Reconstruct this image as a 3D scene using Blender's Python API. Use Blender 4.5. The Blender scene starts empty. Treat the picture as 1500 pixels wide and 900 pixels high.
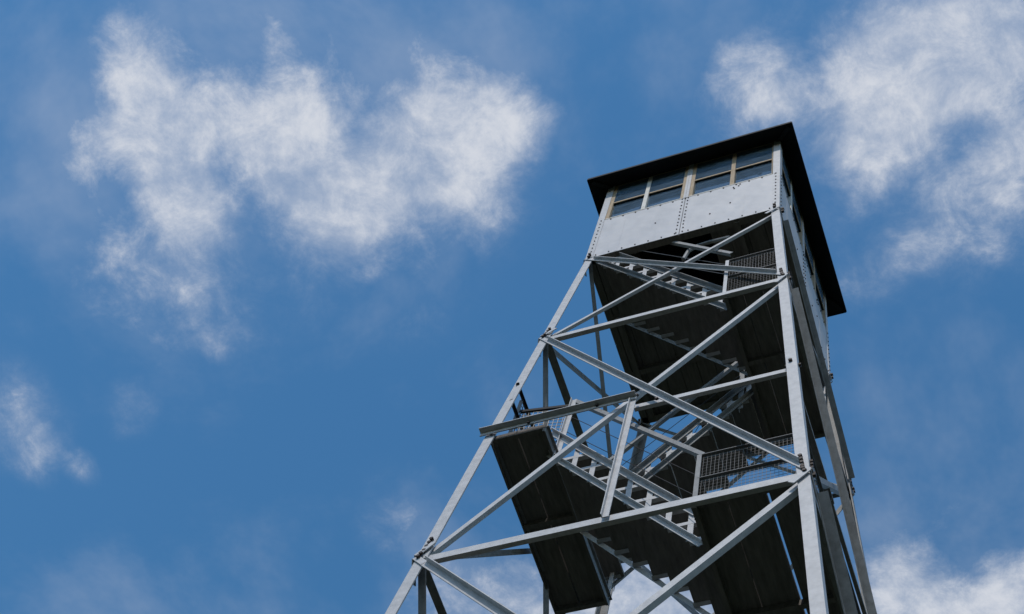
import bpy, bmesh, math, random
from mathutils import Vector, Matrix, Euler
R = math.radians
rnd = random.Random(7)
scene = bpy.context.scene
col = scene.collection

# ---------------------------------------------------------------- camera
cam_d = bpy.data.cameras.new('camera'); cam = bpy.data.objects.new('camera', cam_d); col.objects.link(cam)
scene.camera = cam
cam_d.sensor_width = 36; cam_d.lens = 56.02; cam_d.clip_start = 0.05; cam_d.clip_end = 20000
def cam_basis(yaw, pitch, roll):
    f = Vector((math.sin(yaw)*math.cos(pitch), math.cos(yaw)*math.cos(pitch), math.sin(pitch)))
    r = Vector((math.cos(yaw), -math.sin(yaw), 0)); u = r.cross(f)
    c, s = math.cos(roll), math.sin(roll)
    return c*r + s*u, -s*r + c*u, f
_r, _u, _f = cam_basis(-0.69886, 1.15001, 0.39673)
m = Matrix((( _r.x, _u.x, -_f.x, 2.6828), (_r.y, _u.y, -_f.y, -6.4246), (_r.z, _u.z, -_f.z, 1.6136), (0, 0, 0, 1)))
cam.matrix_world = m

# ---------------------------------------------------------------- world: sky and clouds
SUN_EL, SUN_AZ = 50.0, 171.0          # azimuth clockwise from +Y
SKY_STRENGTH = 0.15
w = bpy.data.worlds.new('World'); scene.world = w; w.use_nodes = True
nt = w.node_tree; nt.nodes.clear(); N = nt.nodes; L = nt.links
def nd(t, **k):
    n = N.new(t)
    for a, b in k.items(): setattr(n, a, b)
    return n
def mth(op, a, b=None, clamp=False):
    n = nd('ShaderNodeMath', operation=op); n.use_clamp = clamp
    for i, v in enumerate((a, b)):
        if v is None: continue
        if isinstance(v, (int, float)): n.inputs[i].default_value = v
        else: L.new(v, n.inputs[i])
    return n.outputs[0]
out = nd('ShaderNodeOutputWorld'); bg = nd('ShaderNodeBackground'); L.new(bg.outputs[0], out.inputs[0])
sky = nd('ShaderNodeTexSky'); sky.sky_type = 'NISHITA'; sky.sun_disc = False
sky.sun_elevation = R(SUN_EL); sky.sun_rotation = R(SUN_AZ); sky.altitude = 900
sky.air_density = 1.0; sky.dust_density = 0.6; sky.ozone_density = 2.0
hs = nd('ShaderNodeHueSaturation'); hs.inputs['Hue'].default_value = 0.49; hs.inputs['Saturation'].default_value = 1.24; hs.inputs['Value'].default_value = 1.18
L.new(sky.outputs[0], hs.inputs['Color'])
tc = nd('ShaderNodeTexCoord'); sep = nd('ShaderNodeSeparateXYZ'); L.new(tc.outputs['Generated'], sep.inputs[0])
zc = mth('MAXIMUM', sep.outputs[2], 0.06)
qx = mth('DIVIDE', sep.outputs[0], zc); qy = mth('DIVIDE', sep.outputs[1], zc)
cb = nd('ShaderNodeCombineXYZ'); L.new(qx, cb.inputs[0]); L.new(qy, cb.inputs[1])      # point on a flat cloud layer overhead
def noise(scale, detail, rough, dist=0.0, off=(0, 0, 0), vec=None):
    mp = nd('ShaderNodeMapping'); mp.inputs['Location'].default_value = off
    L.new(vec or cb.outputs[0], mp.inputs['Vector'])
    n = nd('ShaderNodeTexNoise'); n.inputs['Scale'].default_value = scale; n.inputs['Detail'].default_value = detail
    n.inputs['Roughness'].default_value = rough; n.inputs['Distortion'].default_value = dist
    L.new(mp.outputs[0], n.inputs['Vector']); return n
wn = noise(9, 5, .55, 0, (3.1, 1.7, 0))
wv = nd('ShaderNodeVectorMath', operation='SUBTRACT'); L.new(wn.outputs['Color'], wv.inputs[0]); wv.inputs[1].default_value = (.5, .5, .5)
ws = nd('ShaderNodeVectorMath', operation='SCALE'); L.new(wv.outputs[0], ws.inputs[0]); ws.inputs['Scale'].default_value = 0.042
wp = nd('ShaderNodeVectorMath', operation='ADD'); L.new(cb.outputs[0], wp.inputs[0]); L.new(ws.outputs[0], wp.inputs[1])
BLOBS=[(-0.4759,0.1016,0.0225,0.7),(-0.4922,0.1212,0.0256,0.9),(-0.4769,0.1395,0.0256,0.9),(-0.4945,0.1622,0.0274,0.9),(-0.4674,0.1646,0.0231,0.75),(-0.5397,0.1461,0.018,0.6),(-0.5177,0.1441,0.0137,0.5),(-0.4849,0.1905,0.0263,0.95),(-0.4764,0.2188,0.0237,0.7),(-0.4977,0.2127,0.0196,0.5),(-0.5105,0.2413,0.02,0.34),(-0.509,0.2655,0.0173,0.26),(-0.5134,0.3037,0.0146,0.24),(-0.4345,0.1358,0.0185,0.35),(-0.427,0.1655,0.0201,0.6),(-0.4122,0.1781,0.02,0.65),(-0.3818,0.1598,0.0197,0.8),(-0.3867,0.1857,0.0252,0.8),(-0.3875,0.216,0.0283,0.9),(-0.3936,0.2454,0.026,0.85),(-0.4163,0.202,0.0189,0.55),(-0.3684,0.2469,0.023,0.7),(-0.3443,0.2286,0.0226,0.8),(-0.3142,0.2153,0.0262,0.9),(-0.2986,0.1955,0.0219,0.75),(-0.3409,0.2491,0.0215,0.55),(-0.3101,0.2413,0.0251,0.8),(-0.2789,0.2311,0.0299,0.75),(-0.2561,0.1896,0.024,0.55),(-0.2516,0.2149,0.023,0.65),(-0.2537,0.244,0.0168,0.5),(-0.2881,0.2644,0.0225,0.5),(-0.2928,0.1653,0.0178,0.25),(-0.2316,0.2262,0.0127,0.25),(-0.3378,0.1757,0.0182,0.35),(-0.3809,0.1134,0.0108,0.5),(-0.4482,0.0887,0.0156,0.25),(-0.3732,0.2741,0.0165,0.3),(-0.5453,0.1643,0.014,0.3),(-0.5404,0.2329,0.0144,0.25),(-0.0817,0.2151,0.0165,0.4),(-0.081,0.2363,0.02,0.5),(-0.0661,0.2479,0.0178,0.35),(-0.0808,0.2601,0.0157,0.3),(-0.0248,0.2348,0.0185,0.55),(-0.008,0.2376,0.0184,0.5),(0.0071,0.2468,0.0183,0.65),(0.0166,0.2612,0.0238,0.7),(0.0416,0.246,0.0277,0.75),(0.0643,0.2395,0.0295,0.8),(0.0714,0.2642,0.0191,0.7),(-0.0268,0.2597,0.0209,0.65),(-0.008,0.2724,0.0231,0.75),(-0.0016,0.2908,0.021,0.65),(-0.0366,0.2804,0.0212,0.5),(-0.0532,0.2922,0.018,0.36),(-0.0364,0.3141,0.0181,0.38),(-0.0163,0.3055,0.0179,0.42),(0.0281,0.2856,0.0196,0.5),(0.0467,0.2703,0.0204,0.62),(0.0026,0.3376,0.0169,0.24),(0.0065,0.3583,0.017,0.2),(0.0305,0.3408,0.0179,0.24),(0.0594,0.3089,0.0141,0.5),(0.058,0.325,0.0186,0.45),(0.0423,0.3371,0.0178,0.4),(0.0262,0.3886,0.0137,0.25),(-0.0068,0.3768,0.0161,0.22),(-0.0274,0.3685,0.0162,0.22),(0.0109,0.214,0.0191,0.45),(0.049,0.3656,0.0179,0.35),(-0.0591,0.3848,0.0165,0.18),(-0.0942,0.5908,0.0225,0.5),(-0.0861,0.6152,0.0277,0.6),(-0.0714,0.6328,0.0239,0.6),(-0.1026,0.6339,0.0229,0.5),(-0.0517,0.6488,0.0227,0.5),(-0.0193,0.6395,0.0236,0.55),(-0.0055,0.6289,0.0197,0.45),(-0.0113,0.6554,0.0224,0.6),(-0.0367,0.6551,0.0201,0.4),(-0.0535,0.5679,0.011,0.22),(-0.0359,0.5614,0.0096,0.2),(-0.6872,0.348,0.0243,0.24),(-0.6712,0.3492,0.0156,0.22),(-0.6731,0.3193,0.0253,0.2),(-0.6848,0.3309,0.0313,0.12),(-0.6592,0.2912,0.0166,0.2),(-0.5908,0.3381,0.0165,0.32),(-0.6481,0.3759,0.0114,0.25),(-0.6883,0.3687,0.0144,0.25),(-0.2611,0.5726,0.0377,0.65),(-0.2907,0.5835,0.0328,0.55),(-0.2436,0.6006,0.0324,0.5),(-0.3775,0.5539,0.0334,0.4),(-0.4109,0.5551,0.0281,0.35),(-0.3445,0.5527,0.0275,0.35),(-0.344,0.5831,0.0278,0.4),(-0.4148,0.4761,0.0328,0.1),(-0.2244,0.6231,0.0325,0.4),(-0.439,0.482,0.0193,0.15),(0.0226,0.2756,0.103,0.26),(-0.457,0.1811,0.0939,0.22),(-0.3572,0.2153,0.0868,0.2),(-0.5052,0.2666,0.0571,0.16),(-0.2732,0.2301,0.0468,0.15)]
acc = None
for bx_, by_, br_, bw_ in BLOBS:
    dn = nd('ShaderNodeVectorMath', operation='DISTANCE'); L.new(wp.outputs[0], dn.inputs[0]); dn.inputs[1].default_value = (bx_, by_, 0)
    mr = nd('ShaderNodeMapRange', interpolation_type='SMOOTHSTEP'); L.new(dn.outputs['Value'], mr.inputs['Value'])
    mr.inputs['From Min'].default_value = br_*1.9; mr.inputs['From Max'].default_value = 0.0
    mr.inputs['To Min'].default_value = 0.0; mr.inputs['To Max'].default_value = bw_*(1.15 if bw_ < .7 else 1.0)
    acc = mr.outputs[0] if acc is None else mth('ADD', acc, mr.outputs[0])
# beyond these clouds the same broken cloud goes on over the whole sky
big = noise(1.5, 3, .5, .3, (5.3, 2.2, 0)); far = nd('ShaderNodeVectorMath', operation='DISTANCE')
L.new(cb.outputs[0], far.inputs[0]); far.inputs[1].default_value = (-.31, .36, 0)
fm = nd('ShaderNodeMapRange', interpolation_type='SMOOTHSTEP'); L.new(far.outputs['Value'], fm.inputs['Value'])
fm.inputs['From Min'].default_value = .5; fm.inputs['From Max'].default_value = .85
bm_ = nd('ShaderNodeMapRange', interpolation_type='SMOOTHSTEP'); L.new(big.outputs['Fac'], bm_.inputs['Value'])
bm_.inputs['From Min'].default_value = .47; bm_.inputs['From Max'].default_value = .68
acc = mth('ADD', acc, mth('MULTIPLY', bm_.outputs[0], fm.outputs[0]))
f1 = noise(10, 13, .66, .22, (1.3, .4, 0)); f2 = noise(30, 10, .70, .3, (7.7, 4.2, 0)); f3 = noise(4, 6, .6, .2, (2, 9, 0))
fb = mth('ADD', mth('MULTIPLY', mth('SUBTRACT', f1.outputs['Fac'], .5), 3.0), mth('MULTIPLY', mth('SUBTRACT', f2.outputs['Fac'], .5), 2.4))
tex = mth('MINIMUM', mth('MULTIPLY', mth('POWER', 5.5, fb), .42), 1.6)                                   # wispy texture, about 0..1.3
accs = mth('MINIMUM', acc, 1.35)
dens = mth('MULTIPLY', accs, mth('ADD', mth('POWER', tex, 1.25), mth('MULTIPLY', accs, .12)))
am = nd('ShaderNodeMath', operation='MULTIPLY'); am.inputs[1].default_value = .92
L.new(mth('SUBTRACT', 1.0, mth('POWER', 2.718, mth('MULTIPLY', mth('POWER', dens, 1.25), -1.85))), am.inputs[0])
veil = nd('ShaderNodeMapRange', interpolation_type='SMOOTHSTEP'); L.new(f3.outputs['Fac'], veil.inputs['Value'])
veil.inputs['From Min'].default_value = .42; veil.inputs['From Max'].default_value = .8; veil.inputs['To Max'].default_value = .26
alpha = mth('MAXIMUM', am.outputs[0], veil.outputs[0])
mx = nd('ShaderNodeMixRGB'); L.new(alpha, mx.inputs['Fac']); L.new(hs.outputs['Color'], mx.inputs['Color1'])
CLOUD = (4.7, 4.85, 5.2)
mx.inputs['Color2'].default_value = (*CLOUD, 1)
L.new(mx.outputs[0], bg.inputs['Color']); bg.inputs['Strength'].default_value = SKY_STRENGTH

# ---------------------------------------------------------------- sun
sd = bpy.data.lights.new('sun', 'SUN'); sun = bpy.data.objects.new('sun', sd); col.objects.link(sun)
sd.energy = 2.4; sd.angle = R(0.53); sd.color = (1.0, .95, .89)
to_sun = Vector((math.sin(R(SUN_AZ))*math.cos(R(SUN_EL)), math.cos(R(SUN_AZ))*math.cos(R(SUN_EL)), math.sin(R(SUN_EL))))
sun.rotation_euler = to_sun.to_track_quat('Z', 'Y').to_euler()

scene.view_settings.view_transform = 'Standard'; scene.view_settings.look = 'None'
scene.view_settings.exposure = 0.0; scene.view_settings.gamma = 1.0; scene.view_settings.use_curve_mapping = False

# ---------------------------------------------------------------- materials
def mat(name, c1, c2, rough=.6, scale=6, metal=0.0, bump=.0, spec=.4, streak=None, spots=None, stretch=(1, 1, 1), warp=0):
    M = bpy.data.materials.new(name); M.use_nodes = True; t = M.node_tree; b = t.nodes['Principled BSDF']
    geo = t.nodes.new('ShaderNodeNewGeometry'); mp = t.nodes.new('ShaderNodeMapping'); mp.inputs['Scale'].default_value = stretch
    t.links.new(geo.outputs['Position'], mp.inputs['Vector'])
    n = t.nodes.new('ShaderNodeTexNoise'); n.inputs['Scale'].default_value = scale; n.inputs['Detail'].default_value = 8; n.inputs['Roughness'].default_value = .65
    t.links.new(mp.outputs[0], n.inputs['Vector'])
    cr = t.nodes.new('ShaderNodeValToRGB'); cr.color_ramp.elements[0].position = .32; cr.color_ramp.elements[1].position = .68
    cr.color_ramp.elements[0].color = (*c1, 1); cr.color_ramp.elements[1].color = (*c2, 1)
    t.links.new(n.outputs['Fac'], cr.inputs[0]); cur = cr.outputs[0]
    def overlay(color, sc, lo, hi, amt, st=(1, 1, 1)):
        nonlocal cur
        m2 = t.nodes.new('ShaderNodeMapping'); m2.inputs['Scale'].default_value = st; t.links.new(geo.outputs['Position'], m2.inputs['Vector'])
        q = t.nodes.new('ShaderNodeTexNoise'); q.inputs['Scale'].default_value = sc; q.inputs['Detail'].default_value = 6; q.inputs['Roughness'].default_value = .7
        t.links.new(m2.outputs[0], q.inputs['Vector'])
        r = t.nodes.new('ShaderNodeMapRange'); r.interpolation_type = 'SMOOTHSTEP'; r.inputs['From Min'].default_value = lo; r.inputs['From Max'].default_value = hi; r.inputs['To Max'].default_value = amt
        t.links.new(q.outputs['Fac'], r.inputs['Value'])
        x = t.nodes.new('ShaderNodeMixRGB'); t.links.new(r.outputs[0], x.inputs[0]); t.links.new(cur, x.inputs[1]); x.inputs[2].default_value = (*color, 1); cur = x.outputs[0]
    if streak: overlay(*streak)
    if spots: overlay(*spots)
    t.links.new(cur, b.inputs['Base Color'])
    b.inputs['Roughness'].default_value = rough; b.inputs['Metallic'].default_value = metal; b.inputs['Specular IOR Level'].default_value = spec
    if bump:
        bp = t.nodes.new('ShaderNodeBump'); bp.inputs['Strength'].default_value = bump; bp.inputs['Distance'].default_value = .004
        t.links.new(n.outputs['Fac'], bp.inputs['Height']); t.links.new(bp.outputs[0], b.inputs['Normal'])
        if warp:                                   # gently buckled sheet
            wq = t.nodes.new('ShaderNodeTexNoise'); wq.inputs['Scale'].default_value = 2.3; wq.inputs['Detail'].default_value = 2; t.links.new(geo.outputs['Position'], wq.inputs['Vector'])
            b2 = t.nodes.new('ShaderNodeBump'); b2.inputs['Strength'].default_value = 1.0; b2.inputs['Distance'].default_value = warp
            t.links.new(wq.outputs['Fac'], b2.inputs['Height']); t.links.new(bp.outputs[0], b2.inputs['Normal']); t.links.new(b2.outputs[0], b.inputs['Normal'])
    return M
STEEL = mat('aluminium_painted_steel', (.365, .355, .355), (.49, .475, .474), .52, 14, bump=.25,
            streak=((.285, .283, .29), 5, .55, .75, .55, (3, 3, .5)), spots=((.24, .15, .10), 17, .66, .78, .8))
SHEET = mat('painted_sheet_steel', (.425, .413, .418), (.465, .452, .455), .5, 3.2, bump=.15,
            streak=((.345, .345, .352), 3, .5, .75, .5, (2, 2, .4)), spots=((.30, .25, .21), 22, .66, .76, .6), warp=.022)
TIMBER = mat('tarred_timber', (.12, .108, .097), (.20, .182, .165), .85, 5, bump=.5, stretch=(6, 1, 6), spec=.2)
DARKWOOD = mat('dark_tread_timber', (.12, .108, .097), (.20, .182, .165), .85, 6, bump=.5, stretch=(4, 1, 4), spec=.2)
TAN = mat('weathered_tan_wood', (.27, .19, .11), (.42, .31, .20), .75, 8, bump=.3, stretch=(5, 5, 1), streak=((.50, .44, .36), 6, .55, .75, .4, (4, 4, .6)))
PALE = mat('flaking_white_wood', (.50, .46, .40), (.66, .63, .58), .7, 9, bump=.3, spots=((.30, .22, .14), 14, .6, .72, .8))
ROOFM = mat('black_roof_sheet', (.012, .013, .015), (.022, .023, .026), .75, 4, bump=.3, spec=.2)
BOLT = mat('rusty_black_bolt', (.02, .017, .015), (.05, .035, .028), .6, 30, metal=.4)
WIRE = mat('galvanised_wire', (.07, .07, .068), (.13, .125, .12), .5, 12, metal=.3)
SHADE_OLDSTEEL = mat('weathered_galvanised_shade_steel', (.15, .15, .148), (.24, .238, .235), .6, 11, bump=.25,
            streak=((.11, .10, .09), 6, .5, .72, .6, (3, 3, .6)), spots=((.17, .09, .05), 15, .66, .76, .7))  # weathered steel on stairs; on rear and side members its darkness paints shade
DKSTEEL = mat('dull_weathered_steel', (.13, .13, .133), (.20, .20, .203), .6, 8, bump=.25, streak=((.16, .10, .07), 6, .55, .75, .6, (3, 3, .6)))
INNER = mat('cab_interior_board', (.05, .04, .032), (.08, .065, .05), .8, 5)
CONC = mat('grey_concrete', (.28, .27, .25), (.38, .37, .35), .9, 6, bump=.4)
GLASS = bpy.data.materials.new('window_glass'); GLASS.use_nodes = True
t = GLASS.node_tree; t.nodes.clear(); o_ = t.nodes.new('ShaderNodeOutputMaterial'); mixs = t.nodes.new('ShaderNodeMixShader')
fr = t.nodes.new('ShaderNodeFresnel'); fr.inputs['IOR'].default_value = 1.8
gl = t.nodes.new('ShaderNodeBsdfGlossy'); gl.inputs['Roughness'].default_value = .015
tr = t.nodes.new('ShaderNodeBsdfTransparent'); tr.inputs['Color'].default_value = (.72, .77, .76, 1)
gn = t.nodes.new('ShaderNodeTexNoise'); gn.inputs['Scale'].default_value = 2.6; gp = t.nodes.new('ShaderNodeNewGeometry'); t.links.new(gp.outputs['Position'], gn.inputs['Vector'])
gb = t.nodes.new('ShaderNodeBump'); gb.inputs['Strength'].default_value = .25; gb.inputs['Distance'].default_value = .02; t.links.new(gn.outputs['Fac'], gb.inputs['Height']); t.links.new(gb.outputs[0], gl.inputs['Normal'])
t.links.new(fr.outputs[0], mixs.inputs[0]); t.links.new(tr.outputs[0], mixs.inputs[1]); t.links.new(gl.outputs[0], mixs.inputs[2]); df = t.nodes.new('ShaderNodeBsdfDiffuse'); df.inputs['Color'].default_value = (.26, .39, .54, 1); m2 = t.nodes.new('ShaderNodeMixShader')
gq = t.nodes.new('ShaderNodeTexNoise'); gq.inputs['Scale'].default_value = 5; gq.inputs['Detail'].default_value = 6; gmp = t.nodes.new('ShaderNodeMapping'); gmp.inputs['Rotation'].default_value = (0, .5, 0); gmp.inputs['Scale'].default_value = (1, 1, 4)
t.links.new(gp.outputs['Position'], gmp.inputs[0]); t.links.new(gmp.outputs[0], gq.inputs['Vector'])
gr = t.nodes.new('ShaderNodeMapRange'); gr.inputs['From Min'].default_value = .3; gr.inputs['From Max'].default_value = .75; gr.inputs['To Min'].default_value = .13; gr.inputs['To Max'].default_value = .27; t.links.new(gq.outputs['Fac'], gr.inputs['Value'])
t.links.new(gr.outputs[0], m2.inputs[0]); t.links.new(mixs.outputs[0], m2.inputs[1]); t.links.new(df.outputs[0], m2.inputs[2])   # dusty film on the glass
t.links.new(m2.outputs[0], o_.inputs[0])
GRASS = mat('dark_forest_grass', (.016, .022, .010), (.032, .040, .020), .95, .35, bump=.0, spec=.1, spots=((.035, .028, .02), .09, .5, .7, .7))

# ---------------------------------------------------------------- mesh helpers
class MB:
    def __init__(s): s.v = []; s.f = []
    def add(s, vs, fs):
        o = len(s.v); s.v += [tuple(q) for q in vs]; s.f += [tuple(i+o for i in f) for f in fs]
    def box(s, x0, y0, z0, x1, y1, z1):
        s.add([(x, y, z) for z in (z0, z1) for y in (y0, y1) for x in (x0, x1)],
              [(0, 2, 3, 1), (4, 5, 7, 6), (0, 1, 5, 4), (2, 6, 7, 3), (0, 4, 6, 2), (1, 3, 7, 5)])
    def prism(s, prof, a, b, X, Y):
        """profile points (u, v) swept from a to b along axes X and Y"""
        n = len(prof); A = [a + X*u + Y*v for u, v in prof]; B = [b + X*u + Y*v for u, v in prof]
        fl = [(i, (i+1) % n, n+(i+1) % n, n+i) for i in range(n)]
        s.add(A+B, fl + [tuple(range(n-1, -1, -1)), tuple(range(n, 2*n))])
    def bar(s, a, b, wx, wy, X):
        a = Vector(a); b = Vector(b); ax = (b-a).normalized(); X = Vector(X); X = (X - ax*X.dot(ax)).normalized(); Y = ax.cross(X)
        hx, hy = wx/2, wy/2; s.prism([(-hx, -hy), (hx, -hy), (hx, hy), (-hx, hy)], a, b, X, Y)
    def rod(s, a, b, r, n=6):
        a = Vector(a); b = Vector(b); ax = (b-a).normalized(); X = ax.orthogonal().normalized(); Y = ax.cross(X)
        s.prism([(r*math.cos(2*math.pi*i/n), r*math.sin(2*math.pi*i/n)) for i in range(n)], a, b, X, Y)
    def angle(s, a, b, D, E, wd, we, th):
        """L section with its corner on line a-b, one flange along D and one along E"""
        s.prism([(0, 0), (wd, 0), (wd, th), (th, th), (th, we), (0, we)], Vector(a), Vector(b), D, E)
    def hexbolt(s, c, nrm, r=.014, h=.014):
        c = Vector(c); s.prism([(r*math.cos(math.pi*i/3), r*math.sin(math.pi*i/3)) for i in range(6)], c, c + nrm*h, nrm.orthogonal().normalized(), nrm.cross(nrm.orthogonal().normalized()))
    def path(s, pts, r, n=6):
        for p_, q_ in zip(pts, pts[1:]): s.rod(p_, q_, r, n)
    def build(s, name, material, parent=None, kind=None, label=None):
        me = bpy.data.meshes.new(name); me.from_pydata(s.v, [], s.f); bm = bmesh.new(); bm.from_mesh(me)
        bmesh.ops.recalc_face_normals(bm, faces=bm.faces); bm.to_mesh(me); bm.free(); me.materials.append(material)
        o = bpy.data.objects.new(name, me); col.objects.link(o)
        if parent: o.parent = parent
        if kind: o['kind'] = kind
        if label: o['label'] = label
        return o
def dup(o, loc, parent, rot=None):
    c = o.copy(); col.objects.link(c); c.parent = parent; c.location = loc
    if rot: c.rotation_euler = rot
    return c

# ---------------------------------------------------------------- ground
gm = MB(); n_ = 24; S_ = 6000
vs = []; 
for j in range(n_+1):
    for i in range(n_+1):
        fx = (i/n_*2-1); fy = (j/n_*2-1); x = S_*fx*abs(fx); y = S_*fy*abs(fy); d = math.hypot(x, y)
        vs.append((x, y, -0.02 - (0 if d < 30 else min(60, (d-30)*.02)) + (0 if d < 60 else 1.5*math.sin(x*.013)*math.cos(y*.011))))
gm.add(vs, [(j*(n_+1)+i, j*(n_+1)+i+1, (j+1)*(n_+1)+i+1, (j+1)*(n_+1)+i) for j in range(n_) for i in range(n_)])
gm.build('ground', GRASS, None, 'structure')

# ---------------------------------------------------------------- the tower
Z0 = 18.2                                   # height of the cab floor
H0, TAPER = 1.065, 0.0519
def hw(z): return H0 + TAPER*(Z0 - z) if z < Z0 else H0          # half depth (y)
HX0, CX = 1.104, .010                       # the frame is a little wider (x) than deep
def hwx(z): return HX0 + .0502*(Z0 - z) if z < Z0 else HX0
ZL1, ZMID, ZL2, ZL3, ZL4, ZB = Z0-2.454, Z0-4.745, Z0-6.866, Z0-10.85, Z0-14.6, 0.12
ZLM = Z0-4.784
tower = bpy.data.objects.new('fire_tower', None); col.objects.link(tower)
tower['label'] = 'grey steel fire lookout tower with zigzag stairs inside and a windowed cab on top'; tower['category'] = 'lookout tower'
FACES = {'front': ((1, 0), (0, -1)), 'right': ((0, 1), (1, 0)), 'rear': ((-1, 0), (0, 1)), 'left': ((0, -1), (-1, 0))}
def face_pt(face, s, z, off=0.0):
    (tx, ty), (nx, ny) = FACES[face]; hx, hy = hwx(z), hw(z)
    return Vector((CX + tx*s*hx + nx*(hx+off), ty*s*hy + ny*(hy+off), z))
def face_n(face):
    nx, ny = FACES[face][1]; return Vector((nx, ny, TAPER)).normalized()
def face_t(face): return Vector((*FACES[face][0], 0))
def member(mb, face, p, q, off, w1, w2, th, flange, outward, ext=0.0):
    """angle bar centred on p-q; face flange w1 wide, second flange w2 at its 'top' or 'bottom' edge"""
    n = face_n(face); ax = (q-p).normalized(); d = n.cross(ax)
    if d.z < 0: d = -d
    p = p - ax*ext; q = q + ax*ext
    side = 1 if flange == 'top' else -1
    c0 = d*(side*w1/2); nn = n*(1 if outward else -1)
    base = n*off
    mb.angle(p+base+c0, q+base+c0, -d*side, nn, w1, w2, th)

# legs: one angle section each
for i, (sx, sy) in enumerate(((-1, -1), (1, -1), (1, 1), (-1, 1))):
    mb = MB(); top = Vector((CX+sx*hwx(Z0), sy*hw(Z0), Z0)); bot = Vector((CX+sx*hwx(ZB), sy*hw(ZB), ZB))
    mb.angle(bot, top, Vector((-sx, 0, 0)), Vector((0, -sy, 0)), .09, .09, .012)
    leg = mb.build('leg', STEEL if sy < 0 else SHADE_OLDSTEEL, tower)  # rear legs take the darker steel, shade put into its colour
    pb = MB(); pb.box(CX+sx*hwx(ZB)-.17, sy*hw(ZB)-.17, ZB-.03, CX+sx*hwx(ZB)+.17, sy*hw(ZB)+.17, ZB-.002); pb.build('base_plate', STEEL, leg)
    fb_ = MB(); hx = CX+sx*hwx(ZB); hy = sy*hw(ZB)
    fb_.add([(hx-.45, hy-.45, -.3), (hx+.45, hy-.45, -.3), (hx+.45, hy+.45, -.3), (hx-.45, hy+.45, -.3), (hx-.28, hy-.28, ZB-.032), (hx+.28, hy-.28, ZB-.032), (hx+.28, hy+.28, ZB-.032), (hx-.28, hy+.28, ZB-.032)],
            [(3, 2, 1, 0), (4, 5, 6, 7), (0, 1, 5, 4), (1, 2, 6, 5), (2, 3, 7, 6), (3, 0, 4, 7)])
    fb_.build('footing', CONC, leg)

for face in FACES:
    n = face_n(face); tv = face_t(face); FM = STEEL if face == 'front' else SHADE_OLDSTEEL; kw = 1.7 if face in ('left', 'right') else 1.0  # side and rear faces: shade painted in by the darker steel
    # horizontals
    for z, w1, w2 in ((ZL1, .078, .045), (ZL2, .088, .038), (ZL3, .09, .045), (ZL4, .09, .045)):
        mb = MB(); k = 1-.02/hw(z)
        member(mb, face, face_pt(face, -k, z), face_pt(face, k, z), -.017, w1, w2*kw, .009, 'bottom', False)
        mb.build('horizontal_strut', FM, tower)
    # X braces
    for za, zb, w1, w2 in ((Z0-.02, ZL1, .042, .042), (ZL1, ZL2, .05, .05), (ZL2, ZL3, .06, .058), (ZL3, ZL4, .06, .05), (ZL4, ZB+.1, .06, .05)):
        mb = MB(); member(mb, face, face_pt(face, 1, za), face_pt(face, -1, zb), -.029, w1, w2*.8*min(kw, 1.3), .008, 'bottom', False, -.02)
        p_ = face_pt(face, 1, za); q_ = face_pt(face, -1, zb); ax = (q_-p_).normalized()
        mb.bar(p_+n*.018+ax*.01, p_+n*.018+ax*.2, .008, w1*.9, n); mb.bar(q_+n*.018-ax*.2, q_+n*.018-ax*.01, .008, w1*.9, n)
        mb.build('diagonal_brace', FM, tower)
        mb = MB(); a = face_pt(face, -1, za); b = face_pt(face, 1, zb); ax = (b-a).normalized()
        member(mb, face, a+ax*.16, b-ax*.16, .0045, w1, w2*min(kw, 1.4), .008, 'top', True)
        mb.bar(a+n*.0085, a+ax*.17+n*.0085, .008, w1*.9, n); mb.bar(b-ax*.17+n*.0085, b+n*.0085, .008, w1*.9, n)
        mb.build('diagonal_brace', FM, tower)
    # half-height horizontal of the L1-L2 story, in two pieces, and the post under it
    mb = MB(); member(mb, face, face_pt(face, -1.03 if face == 'front' else -.985, ZMID), face_pt(face, -.0, ZMID), .016 if face == 'front' else -.043, .055, .06, .009, 'top', face == 'front'); mb.build('horizontal_strut', FM, tower)
    mb = MB(); member(mb, face, face_pt(face, -.03, ZMID), face_pt(face, .985, ZMID), -.053, .07, .034, .009, 'bottom', False); mb.build('horizontal_strut', FM, tower)
    if face in ('front', 'rear'):
        mb = MB(); a = face_pt(face, -.02, ZMID-.02, .006); b = face_pt(face, -.0, ZL2-.03, .006); mb.angle(a-tv*.028, b-tv*.028, tv, n, .052, .035, .007); mb.build('vertical_strut', FM, tower)
    # joint bolts
    mb = MB()
    for z in (ZL1, ZL2, ZL3):
        for s in (-1, 1):
            lt = face_t(face)*(-s)
            for k, (u, v) in enumerate(((.04, .02), (.044, .08), (.047, .14), (.05, .20), (.052, .255), (.03, -.02))):
                if (k == 4 and z == ZL1): continue
                mb.hexbolt(face_pt(face, s, z+v, .012 if k in (0, 5) else .001)+lt*u, n, .017, .022)
    for s in (-1, 1): mb.hexbolt(face_pt(face, s, ZMID+.03, .001)-face_t(face)*s*.05, n, .017, .022)
    if face == 'front': mb.hexbolt(face_pt(face, 0, ZMID+.05, .012), n, .016, .02); mb.hexbolt(face_pt(face, .14, ZMID-.14, .012), n, .016, .02)
    if face == 'front': mb.hexbolt(face_pt(face, -.25, ZMID, .026), n, .015, .02); mb.hexbolt(face_pt(face, -.7, ZMID-.01, .026), n, .015, .02)
    for s in (-1, 1):
        for v in (-.03, .05): mb.hexbolt(face_pt(face, s, Z0+v, .012)-face_t(face)*s*.045, n, .018, .03)
    mb.build('bolt', BOLT, tower, 'stuff')

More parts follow.
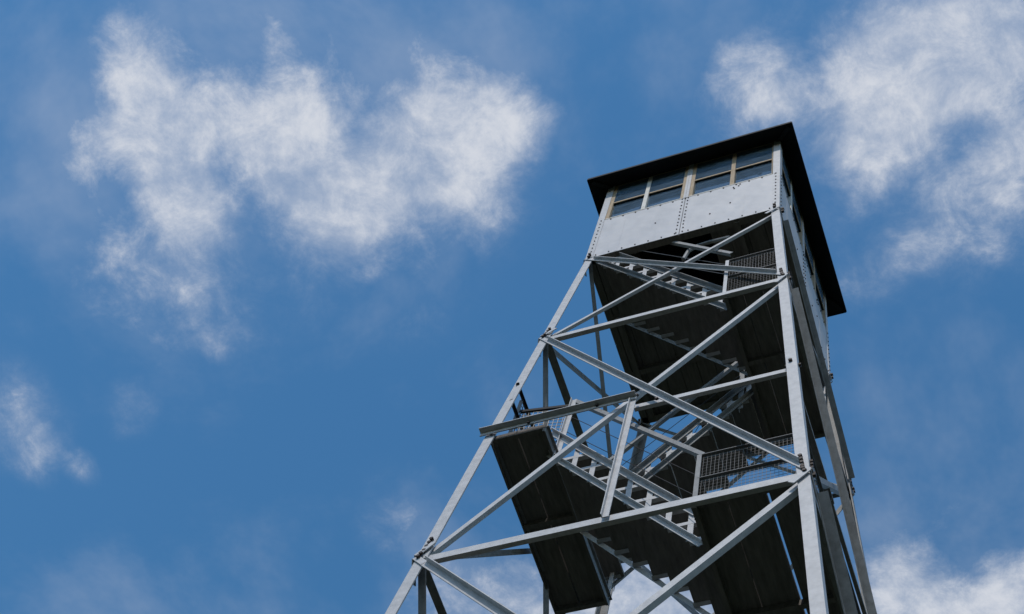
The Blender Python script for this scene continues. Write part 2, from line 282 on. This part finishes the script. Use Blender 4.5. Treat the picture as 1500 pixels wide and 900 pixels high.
# ---------------------------------------------------------------- cab
def V3(x, y, z): return Vector((x, y, z))
SILL, HEAD, EAVE, OV = Z0+1.275, Z0+2.60, Z0+2.435, 1.285
cf = MB()                                    # floor frame: rim angles and joists
for face in FACES:
    a = face_pt(face, -.985, Z0+.001); b = face_pt(face, .985, Z0+.001)
    cf.angle(a - face_n(face)*.012, b - face_n(face)*.012, Vector((0, 0, 1)), -Vector((*FACES[face][1], 0)), .10, .07, .009)
for y in (-.30, .42): cf.box(-1.05, y-.03, Z0-.0, 1.09, y+.03, Z0+.085)
cf.box(.60, -1.03, Z0-.012, .66, 1.03, Z0+.083); cf.box(-1.0, -1.03, Z0-.01, -.93, 1.03, Z0+.084)
cab_floor = cf.build('cab_floor', TIMBER, tower)
bw = .19; nb = 11; x = -1.035
for k in range(nb):
    x0, x1 = CX-1.085+k*.1975, CX-1.085+k*.1975+.192
    zz = Z0+.09+rnd.uniform(0, .004)
    mb = MB()
    if x1 < -.93 or x0 > .25: mb.box(x0, -1.045, zz, x1, 1.045, zz+.035)
    else: mb.box(x0, -.25, zz, x1, 1.045, zz+.035)
    mb.build('floor_board', TIMBER, cab_floor)

def local_to(face, u, off, z):               # u along the face from its centre, off outward from the wall plane
    (tx, ty), (nx, ny) = FACES[face]; return Vector((CX + tx*u*(HX0/H0) + nx*(HX0+off), ty*u + ny*(H0+off), z))
def fbox(mb, face, u0, u1, o0, o1, z0, z1):
    P = [local_to(face, u, o, z) for z in (z0, z1) for o in (o0, o1) for u in (u0, u1)]
    mb.add(P, [(0, 2, 3, 1), (4, 5, 7, 6), (0, 1, 5, 4), (2, 6, 7, 3), (0, 4, 6, 2), (1, 3, 7, 5)])
for i, (sx, sy) in enumerate(((-1, -1), (1, -1), (1, 1), (-1, 1))):
    mb = MB(); a = V3(CX+sx*(HX0+.006), sy*(H0+.006), Z0+.0); b = V3(CX+sx*(HX0+.006), sy*(H0+.006), HEAD)
    mb.angle(a, b, Vector((-sx, 0, 0)), Vector((0, -sy, 0)), .085, .085, .0055)
    mb.build('corner_post', STEEL, tower)
for face in FACES:
    n = Vector((*FACES[face][1], 0)); inset = .001 if face in ('front', 'rear') else -.004
    wl = MB()
    for u0, u1 in ((-1.062, -.028), (-.020, 1.062)):
        pm = MB(); fbox(pm, face, u0, u1, -.006, 0, Z0+.004, SILL)
        pn = pm.build('wall_panel', SHEET, tower)
        sm = MB()                             # raised lap seam within the panel
        uu = u0 + (.31 if u0 < -.5 else .66)
        fbox(sm, face, uu, uu+.035, .0005, .0018, Z0+.02, SILL-.02); sm.build('lap_seam', SHEET, pn)
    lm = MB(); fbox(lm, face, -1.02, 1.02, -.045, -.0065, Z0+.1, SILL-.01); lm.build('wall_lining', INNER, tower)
    cl = MB(); fbox(cl, face, -.052, -.0255, -.02, .0045, SILL+.001, HEAD); fbox(cl, face, -.0225, .008, -.02, .0045, SILL+.001, HEAD); cl.build('centre_post', STEEL, tower)
    rv = MB()
    for z in [Z0+.07+.118*k for k in range(11)]:
        for u in (-1.025, 1.025): rv.hexbolt(local_to(face, u, .006, z), n, .0088, .008)
        for u in (-.057, .010):
            rv.hexbolt(local_to(face, u + rnd.uniform(-.003, .003), .0005, z+rnd.uniform(-.01, .01)), n, .0088, .009)
    for k in range(14):
        u = -.96 + k*.148
        rv.hexbolt(local_to(face, u, .0005, Z0+.05), n, .0088, .008)
        if k % 1 == 0: rv.hexbolt(local_to(face, u+.05, .0005, SILL-.035), n, .010, .008)
    for u, z in ((-.33, .62), (.30, .42), (.52, .62), (.54, 1.16), (.60, 1.17), (.55, 1.11), (.615, 1.22)): rv.hexbolt(local_to(face, u, .0005, Z0+z), n, .010, .008)
    rv.build('rivet', BOLT, tower, 'stuff')
    sl = MB(); fbox(sl, face, -.98, -.054, -.095, .004, SILL, SILL+.022); fbox(sl, face, .010, .978, -.095, .004, SILL, SILL+.022); sl.build('window_sill', PALE, tower)
    # two windows on every face, each with two lights of two sashes
    for u0, u1, um, mm in ((-1.005, -.053, -.535, PALE), (.009, .98, .513, TAN)):
        fm_ = MB(); fwl = .06 if u0 < -.5 else .042; fwr = .038 if u0 < -.5 else .008
        fbox(fm_, face, u0, u0+fwl, -.09, -.002, SILL+.023, HEAD); fbox(fm_, face, u1-fwr, u1, -.09, -.002, SILL+.023, HEAD)
        fbox(fm_, face, u0+fwl, u1-fwr, -.09, -.004, HEAD-.03, HEAD)
        win = fm_.build('window', TAN, tower)
        mu = MB(); fbox(mu, face, um-.024, um+.024, -.09, -.0005, SILL+.023, HEAD-.031); mu.build('mullion', mm, win)
        for a, b in ((u0+fwl, um-.025), (um+.025, u1-fwr)):
            zm_ = SILL+.60
            sr = MB(); fbox(sr, face, a+.001, b-.001, -.012, -.003, zm_, zm_+.034); sr.build('meeting_rail', TAN, win)
            s2 = MB(); fbox(s2, face, a+.001, b-.001, -.032, -.0125, zm_+.001, zm_+.033); s2.build('rail_shade_strip', ROOFM, win)  # black strip added behind the meeting rail, painting its shaded underside
            p1 = MB(); fbox(p1, face, a+.001, b-.001, -.010, -.006, zm_+.035, HEAD-.032); p1.build('pane', GLASS, win)
            p2 = MB(); fbox(p2, face, a+.001, b-.001, -.040, -.034, SILL+.024, zm_+.02); p2.build('pane', GLASS, win)
    hd = MB(); fbox(hd, face, -1.0, 1.0, -.045, -.003, HEAD+.001, HEAD+.05); hd.build('head_rail', ROOFM, tower)
# roof: hipped sheet with a small drip edge
APEX = EAVE + OV*.70
rf = MB(); th = .02
OX = 1.308; cs = [(CX-OX, -OV), (CX+OX, -OV), (CX+OX, OV), (CX-OX, OV)]
top = [(x, y, EAVE+th) for x, y in cs]; botm = [(x, y, EAVE) for x, y in cs]
rf.add(top + botm + [(CX, 0, APEX+th), (CX, 0, APEX)],
       [(0, 1, 8), (1, 2, 8), (2, 3, 8), (3, 0, 8), (5, 4, 9), (6, 5, 9), (7, 6, 9), (4, 7, 9), (0, 4, 5, 1), (1, 5, 6, 2), (2, 6, 7, 3), (3, 7, 4, 0)])
roof = rf.build('roof', ROOFM, tower)
for face in FACES:
    (tx, ty), (nx, ny) = FACES[face]
    mb = MB(); a = Vector((CX+nx*OX-tx*OX, ny*OV-ty*OV, EAVE)); b = Vector((CX+nx*OX+tx*OX, ny*OV+ty*OV, EAVE))
    mb.bar(a + Vector((nx, ny, 0))*.004, b + Vector((nx, ny, 0))*.004, .006, .05, (nx, ny, 0)); mb.build('drip_edge', ROOFM, roof)
for k in range(4):                           # hip rafters under the sheet
    mb = MB(); x, y = cs[k]; mb.bar((CX+(x-CX)*.97, y*.97, EAVE-.005), (CX, 0, APEX-.04), .05, .05, (0, 0, 1)); mb.build('rafter', ROOFM, roof)
fn = MB(); fn.rod((CX, 0, APEX), (CX, 0, APEX+.35), .015, 8); fn.build('finial', STEEL, roof)

# ---------------------------------------------------------------- landings
def wire_panel(mb, O, U, Vv, nu, nv, r=.0028):
    for i in range(nu+1):
        a = O + U*(i/nu); mb.bar(a, a+Vv, 2*r, 2*r, U.cross(Vv))
    for j in range(nv+1):
        a = O + Vv*(j/nv); mb.bar(a, a+U, 2*r, 2*r, U.cross(Vv))
def landing(zb, x_in, x_out, y0, y1, gaps, side):
    """plank deck between x_in (stair side) and x_out; zb is its underside"""
    lo, hi = min(x_in, x_out), max(x_in, x_out)
    fm_ = MB()
    wi, wo = (.035, .016) if side > 0 else (.016, .012)
    fm_.box(x_in - (wi if side < 0 else 0), y0, zb-.06, x_in + (0 if side < 0 else wi), y1, zb+.018) if side > 0 else fm_.box(x_in-.018, y0, zb-.06, x_in, y1, zb+.018)
    fm_.box(x_out - (wo if side > 0 else 0), y0, zb-.05, x_out + (0 if side > 0 else wo), y1, zb+.018)
    bl, bh = (x_in+wi+.001, x_out-wo-.001) if side > 0 else (x_out+wo+.001, x_in-.019)
    for yy in (y0+.02, -.43, y1-.02): fm_.box(bl, yy-.02, zb-(.008 if yy < -1 else .05), bh, yy+.02, zb+.017)
    ld = fm_.build('landing', TIMBER, tower)
    edges = gaps
    for k, (a, b) in enumerate(edges):
        for ya, yb in ((y0, -.433), (-.427, y1)):
            mb = MB(); zz = zb+.0195+rnd.uniform(0, .003); mb.box(a, ya, zz, b, yb, zz+.045); mb.build('plank', TIMBER, ld)
    return ld
LR1 = landing(ZL1, .615, 1.165, -1.15, .50, [(.617, .79), (.796, .975), (.981, 1.163)], 1)
LR2 = landing(ZL2, .615, 1.385, -1.37, .50, [(.617, .853), (.859, 1.127), (1.148, 1.383)], 1)
LL1 = landing(ZLM, -.80, -1.285, -1.28, .46, [(-1.283, -1.064), (-1.054, -.802)], -1)
ZL25 = Z0-8.9
LL2 = landing(ZL25, -.80, -1.47, -1.47, .46, [(-1.468, -1.2), (-1.195, -1.0), (-.995, -.802)], -1)

for ld, zb in ((LR1, ZL1), (LR2, ZL2)):       # board that closes the deck to the top step of the rear flight
    mb = MB(); mb.box(.53, -.12, zb+.0, .612, .498, zb+.04); mb.build('nosing', TIMBER, ld)
for ld, y0 in ((LL1, -1.28), (LL2, -1.47)):
    zb = ZLM if ld is LL1 else ZL25
    mb = MB(); mb.angle((-.797, y0, zb+.02), (-.797, .46, zb+.02), Vector((0, 0, -1)), Vector((1, 0, 0)), .09, .03, .006); mb.build('edge_beam', SHADE_OLDSTEEL, ld)

def post(ld, x, y, z0, z1, w=.036, m=None):
    mb = MB(); mb.angle((x-w/2, y-w/2, z0), (x-w/2, y-w/2, z1), Vector((1, 0, 0)), Vector((0, 1, 0)), w, w, .006); return mb.build('railing_post', m or STEEL, ld)
def rail(ld, a, b, w=.03, m=None):
    mb = MB(); mb.angle(a, b, Vector((0, 0, -1)), (Vector(b)-Vector(a)).normalized().cross(Vector((0, 0, 1))), w, w, .006); return mb.build('railing_rail', m or DKSTEEL, ld)
def mesh_panel(ld, O, U, Vv, cell=.03, r=.0011):
    O, U, Vv = Vector(O), Vector(U), Vector(Vv)
    mb = MB(); wire_panel(mb, O, U, Vv, max(1, round(U.length/cell)), max(1, round(Vv.length/cell/1.5)), r); return mb.build('wire_mesh', WIRE, ld, 'stuff')
def railed(ld, zb, x_in, x_out, yf, yr, hgt, s):
    for x, y in ((x_in, yf), (x_out, yf), (x_out, -.43), (x_out, yr), (x_in, yr)): post(ld, x, y, zb+.0, zb+hgt, m=SHADE_OLDSTEEL if ld is LR2 else STEEL)
    for hh in (hgt, hgt*.55):
        rail(ld, (x_in, yf+.012, zb+hh), (x_out, yf+.012, zb+hh)); rail(ld, (x_out-.012*s, yf, zb+hh), (x_out-.012*s, yr, zb+hh)); rail(ld, (x_in, yr-.012, zb+hh), (x_out, yr-.012, zb+hh))
    mesh_panel(ld, (x_in, yf, zb+.06), (x_out-x_in, 0, 0), (0, 0, hgt-.04)); mesh_panel(ld, (x_out, yf, zb+.06), (0, yr-yf, 0), (0, 0, hgt-.04)); mesh_panel(ld, (x_in, yr, zb+.06), (x_out-x_in, 0, 0), (0, 0, hgt-.04))
railed(LR1, ZL1, .61, 1.165, -1.12, .47, 1.0, 1)
railed(LR2, ZL2, .62, 1.395, -1.32, .47, .80, 1)
# left landing: two pipe rails run past its front corner
for zz in (Z0-3.64, Z0-3.99):
    mb = MB(); mb.angle((-1.25, -1.275, zz), (-1.25, .46, zz), Vector((0, 0, -1)), Vector((1, 0, 0)), .032, .026, .005); mb.build('railing_rail', BOLT, LL1)
for y in (-1.08, -.43, .43): post(LL1, -1.262, y, ZLM, Z0-3.63, m=DKSTEEL)
mb = MB(); mb.angle((-1.24, -1.10, Z0-3.86), (-.80, -.97, Z0-3.70), Vector((0, 0, -1)), Vector((0, 1, 0)), .04, .036, .006); mb.build('railing_rail', ROOFM, LL1)
mesh_panel(LL1, (-1.24, -1.08, ZLM+.1), (.43, .11, .06), (0, 0, .80), .04, .0024)
mesh_panel(LL1, (-1.265, -1.08, ZLM+.06), (0, 1.52, 0), (0, 0, 1.1), .042, .002)
mesh_panel(LL1, (-1.25, .45, ZLM+.06), (.45, 0, 0), (0, 0, 1.0), .042, .002)
rail(LL1, (-1.25, .45, ZLM+1.07), (-.80, .45, ZLM+1.07))
post(LL1, -.80, .44, ZLM, ZLM+1.1)
mb = MB(); mb.angle((-.79, -1.03, Z0-4.98), (-.80, -.99, Z0-3.68), Vector((1, 0, 0)), Vector((0, -1, 0)), .045, .035, .006); mb.build('railing_post', STEEL, LL1)

# ---------------------------------------------------------------- stair flights
tread_src = {}
def flight(xt, zt, xb, zb, yf, yr, nstep, gap=.46, rail_pts=None, skip_top=0, dark=False):
    """from top (xt, zt) to bottom (xb, zb); front stringer at yf, rear stringer at yr; two bars to each stringer"""
    T = Vector((xt, 0, zt)); B = Vector((xb, 0, zb)); ax = (B-T).normalized(); dirx = 1 if xb > xt else -1
    nrm = Vector((dirx*abs(ax.z), 0, abs(ax.x)))             # up-slope normal
    st = MB()
    for y, inn in ((yf, 1), (yr, -1)):
        Y = Vector((0, y, 0)); q = 0
        st.angle(T+Y+nrm*.042, B+Y+nrm*.042, -nrm, Vector((0, -inn, 0)), .042, .042, .006)
        T2 = T + Vector((0, 0, gap)); B2 = B + Vector((0, 0, gap))
        if skip_top: T2 = T2 + ax*skip_top
        if y == yf: st.angle(T2+Y, B2+Y+ax*-.05, -nrm, Vector((0, -inn, 0)), .048, .048, .006)
    fl = st.build('staircase', SHADE_OLDSTEEL if dark else STEEL, tower)
    dz = (zt-zb)/nstep; dx = (xb-xt)/nstep
    slope = (zt-zb)/abs(xb-xt); run = gap/slope
    key = (round(run, 3), round(yr-yf, 3), dirx)
    for k in range(nstep):
        z = zb + dz*(k+.45); xl = xb - dx*(k+.45)                  # on the lower bar
        if key not in tread_src:
            mb = MB(); mb.box(min(0, dirx*run)+.01, yf+.02, .006, max(0, dirx*run)+.03, yr-.012, .045); tread_src[key] = mb.build('tread', DARKWOOD, fl); tread_src[key].location = (xl, 0, z)
        else: dup(tread_src[key], (xl, 0, z+rnd.uniform(-.004, .004)), fl)
        for y, inn in ((yf, 1), (yr, -1)):
            mb = MB(); mb.angle((xl, y+.008*inn, z), (xl+dirx*run*(1 if y == yf else .9), y+.008*inn, z), Vector((0, 0, 1)), Vector((0, inn, 0)), .042, .036, .005); mb.build('tread_bracket', STEEL, fl)
        if xl*dirx < (xb*dirx)-.02:
            mb = MB(); zl2 = zb + (xb-xl)/dx*dz if dx else z
            mb.bar((xl, yf+.012, z+.02), (xl, yf+.012, z+gap-.03), .046, .006, (1, 0, 0)); mb.build('step_post', STEEL, fl)
    if rail_pts:
        mb = MB()
        for a, b in zip(rail_pts, rail_pts[1:]): mb.angle(a, b, nrm, Vector((0, 1, 0)), .042, .036, .006)
        mb.build('handrail', SHADE_OLDSTEEL, fl)
    return fl
F0 = flight(-1.0, Z0-.02, .60, ZL1, -1.0, -.30, 9, rail_pts=[V3(-.19, -1.0, Z0+.09), V3(.59, -1.04, Z0-.99)], skip_top=.50, dark=True)
F1 = flight(.66, ZL1+.0, -.82, ZLM+.30, -.12, .50, 8, gap=.40, rail_pts=[V3(.43, -.1, Z0-1.60), V3(-.80, -.1, Z0-3.23)], dark=True)
F2 = flight(-.88, ZLM, .56, ZL2+.02, -1.02, -.32, 8, rail_pts=[V3(-.80, -.99, Z0-3.68), V3(.61, -1.29, Z0-5.98)])
F3 = flight(.64, ZL2, -.82, ZL25+.2, -.12, .50, 8, gap=.40, rail_pts=[V3(.5, -.1, ZL2+.75), V3(-.80, -.1, ZL25+1.1)], dark=True)
mb = MB(); mb.angle((.455, -.11, Z0-1.78), (.46, -.11, Z0-2.75), Vector((1, 0, 0)), Vector((0, 1, 0)), .05, .045, .006); mb.build('rail_post', SHADE_OLDSTEEL, F1)
mb = MB(); mb.path([V3(.05, -.98, Z0-.62), V3(.08, -.95, Z0-.30), V3(.17, -.92, Z0-.12), V3(.32, -.92, Z0-.10), V3(.55, -.98, Z0-.30)], .022, 8); mb.build('grab_rail', SHADE_OLDSTEEL, F0)
# thin safety cables
cbm = MB()
for a, b in ((V3(.45, -.1, Z0-2.2), V3(-.75, -.1, Z0-3.75)), (V3(.45, -.1, Z0-1.95), V3(-.75, -.1, Z0-3.5)), (V3(.45, .5, Z0-1.6), V3(-.75, .5, Z0-3.35)), (V3(.45, .5, Z0-2.0), V3(-.75, .5, Z0-3.75)), (V3(-.75, .42, Z0-3.7), V3(-.75, .42, Z0-4.7)), (V3(-.2, .5, Z0-2.5), V3(-.2, .5, Z0-3.6)), (V3(-.5, .48, Z0-2.9), V3(.1, -.12, Z0-2.9))): cbm.rod(a, b, .0032, 5)
cbm.build('safety_cable', BOLT, F1)
cbm = MB()
for k in (.3, .6): cbm.rod(V3(-.80, -.99, Z0-3.68-k), V3(.61, -1.27, Z0-5.98-k), .0032, 5)
cbm.build('safety_cable', BOLT, F2)
cbm = MB()
for k in (.28, .55): cbm.rod(V3(-.5, -1.0, Z0+.3-k), V3(.59, -1.04, Z0-1.05-k), .0035, 5)
cbm.build('safety_cable', WIRE, F0)
print('objects', len(bpy.data.objects))
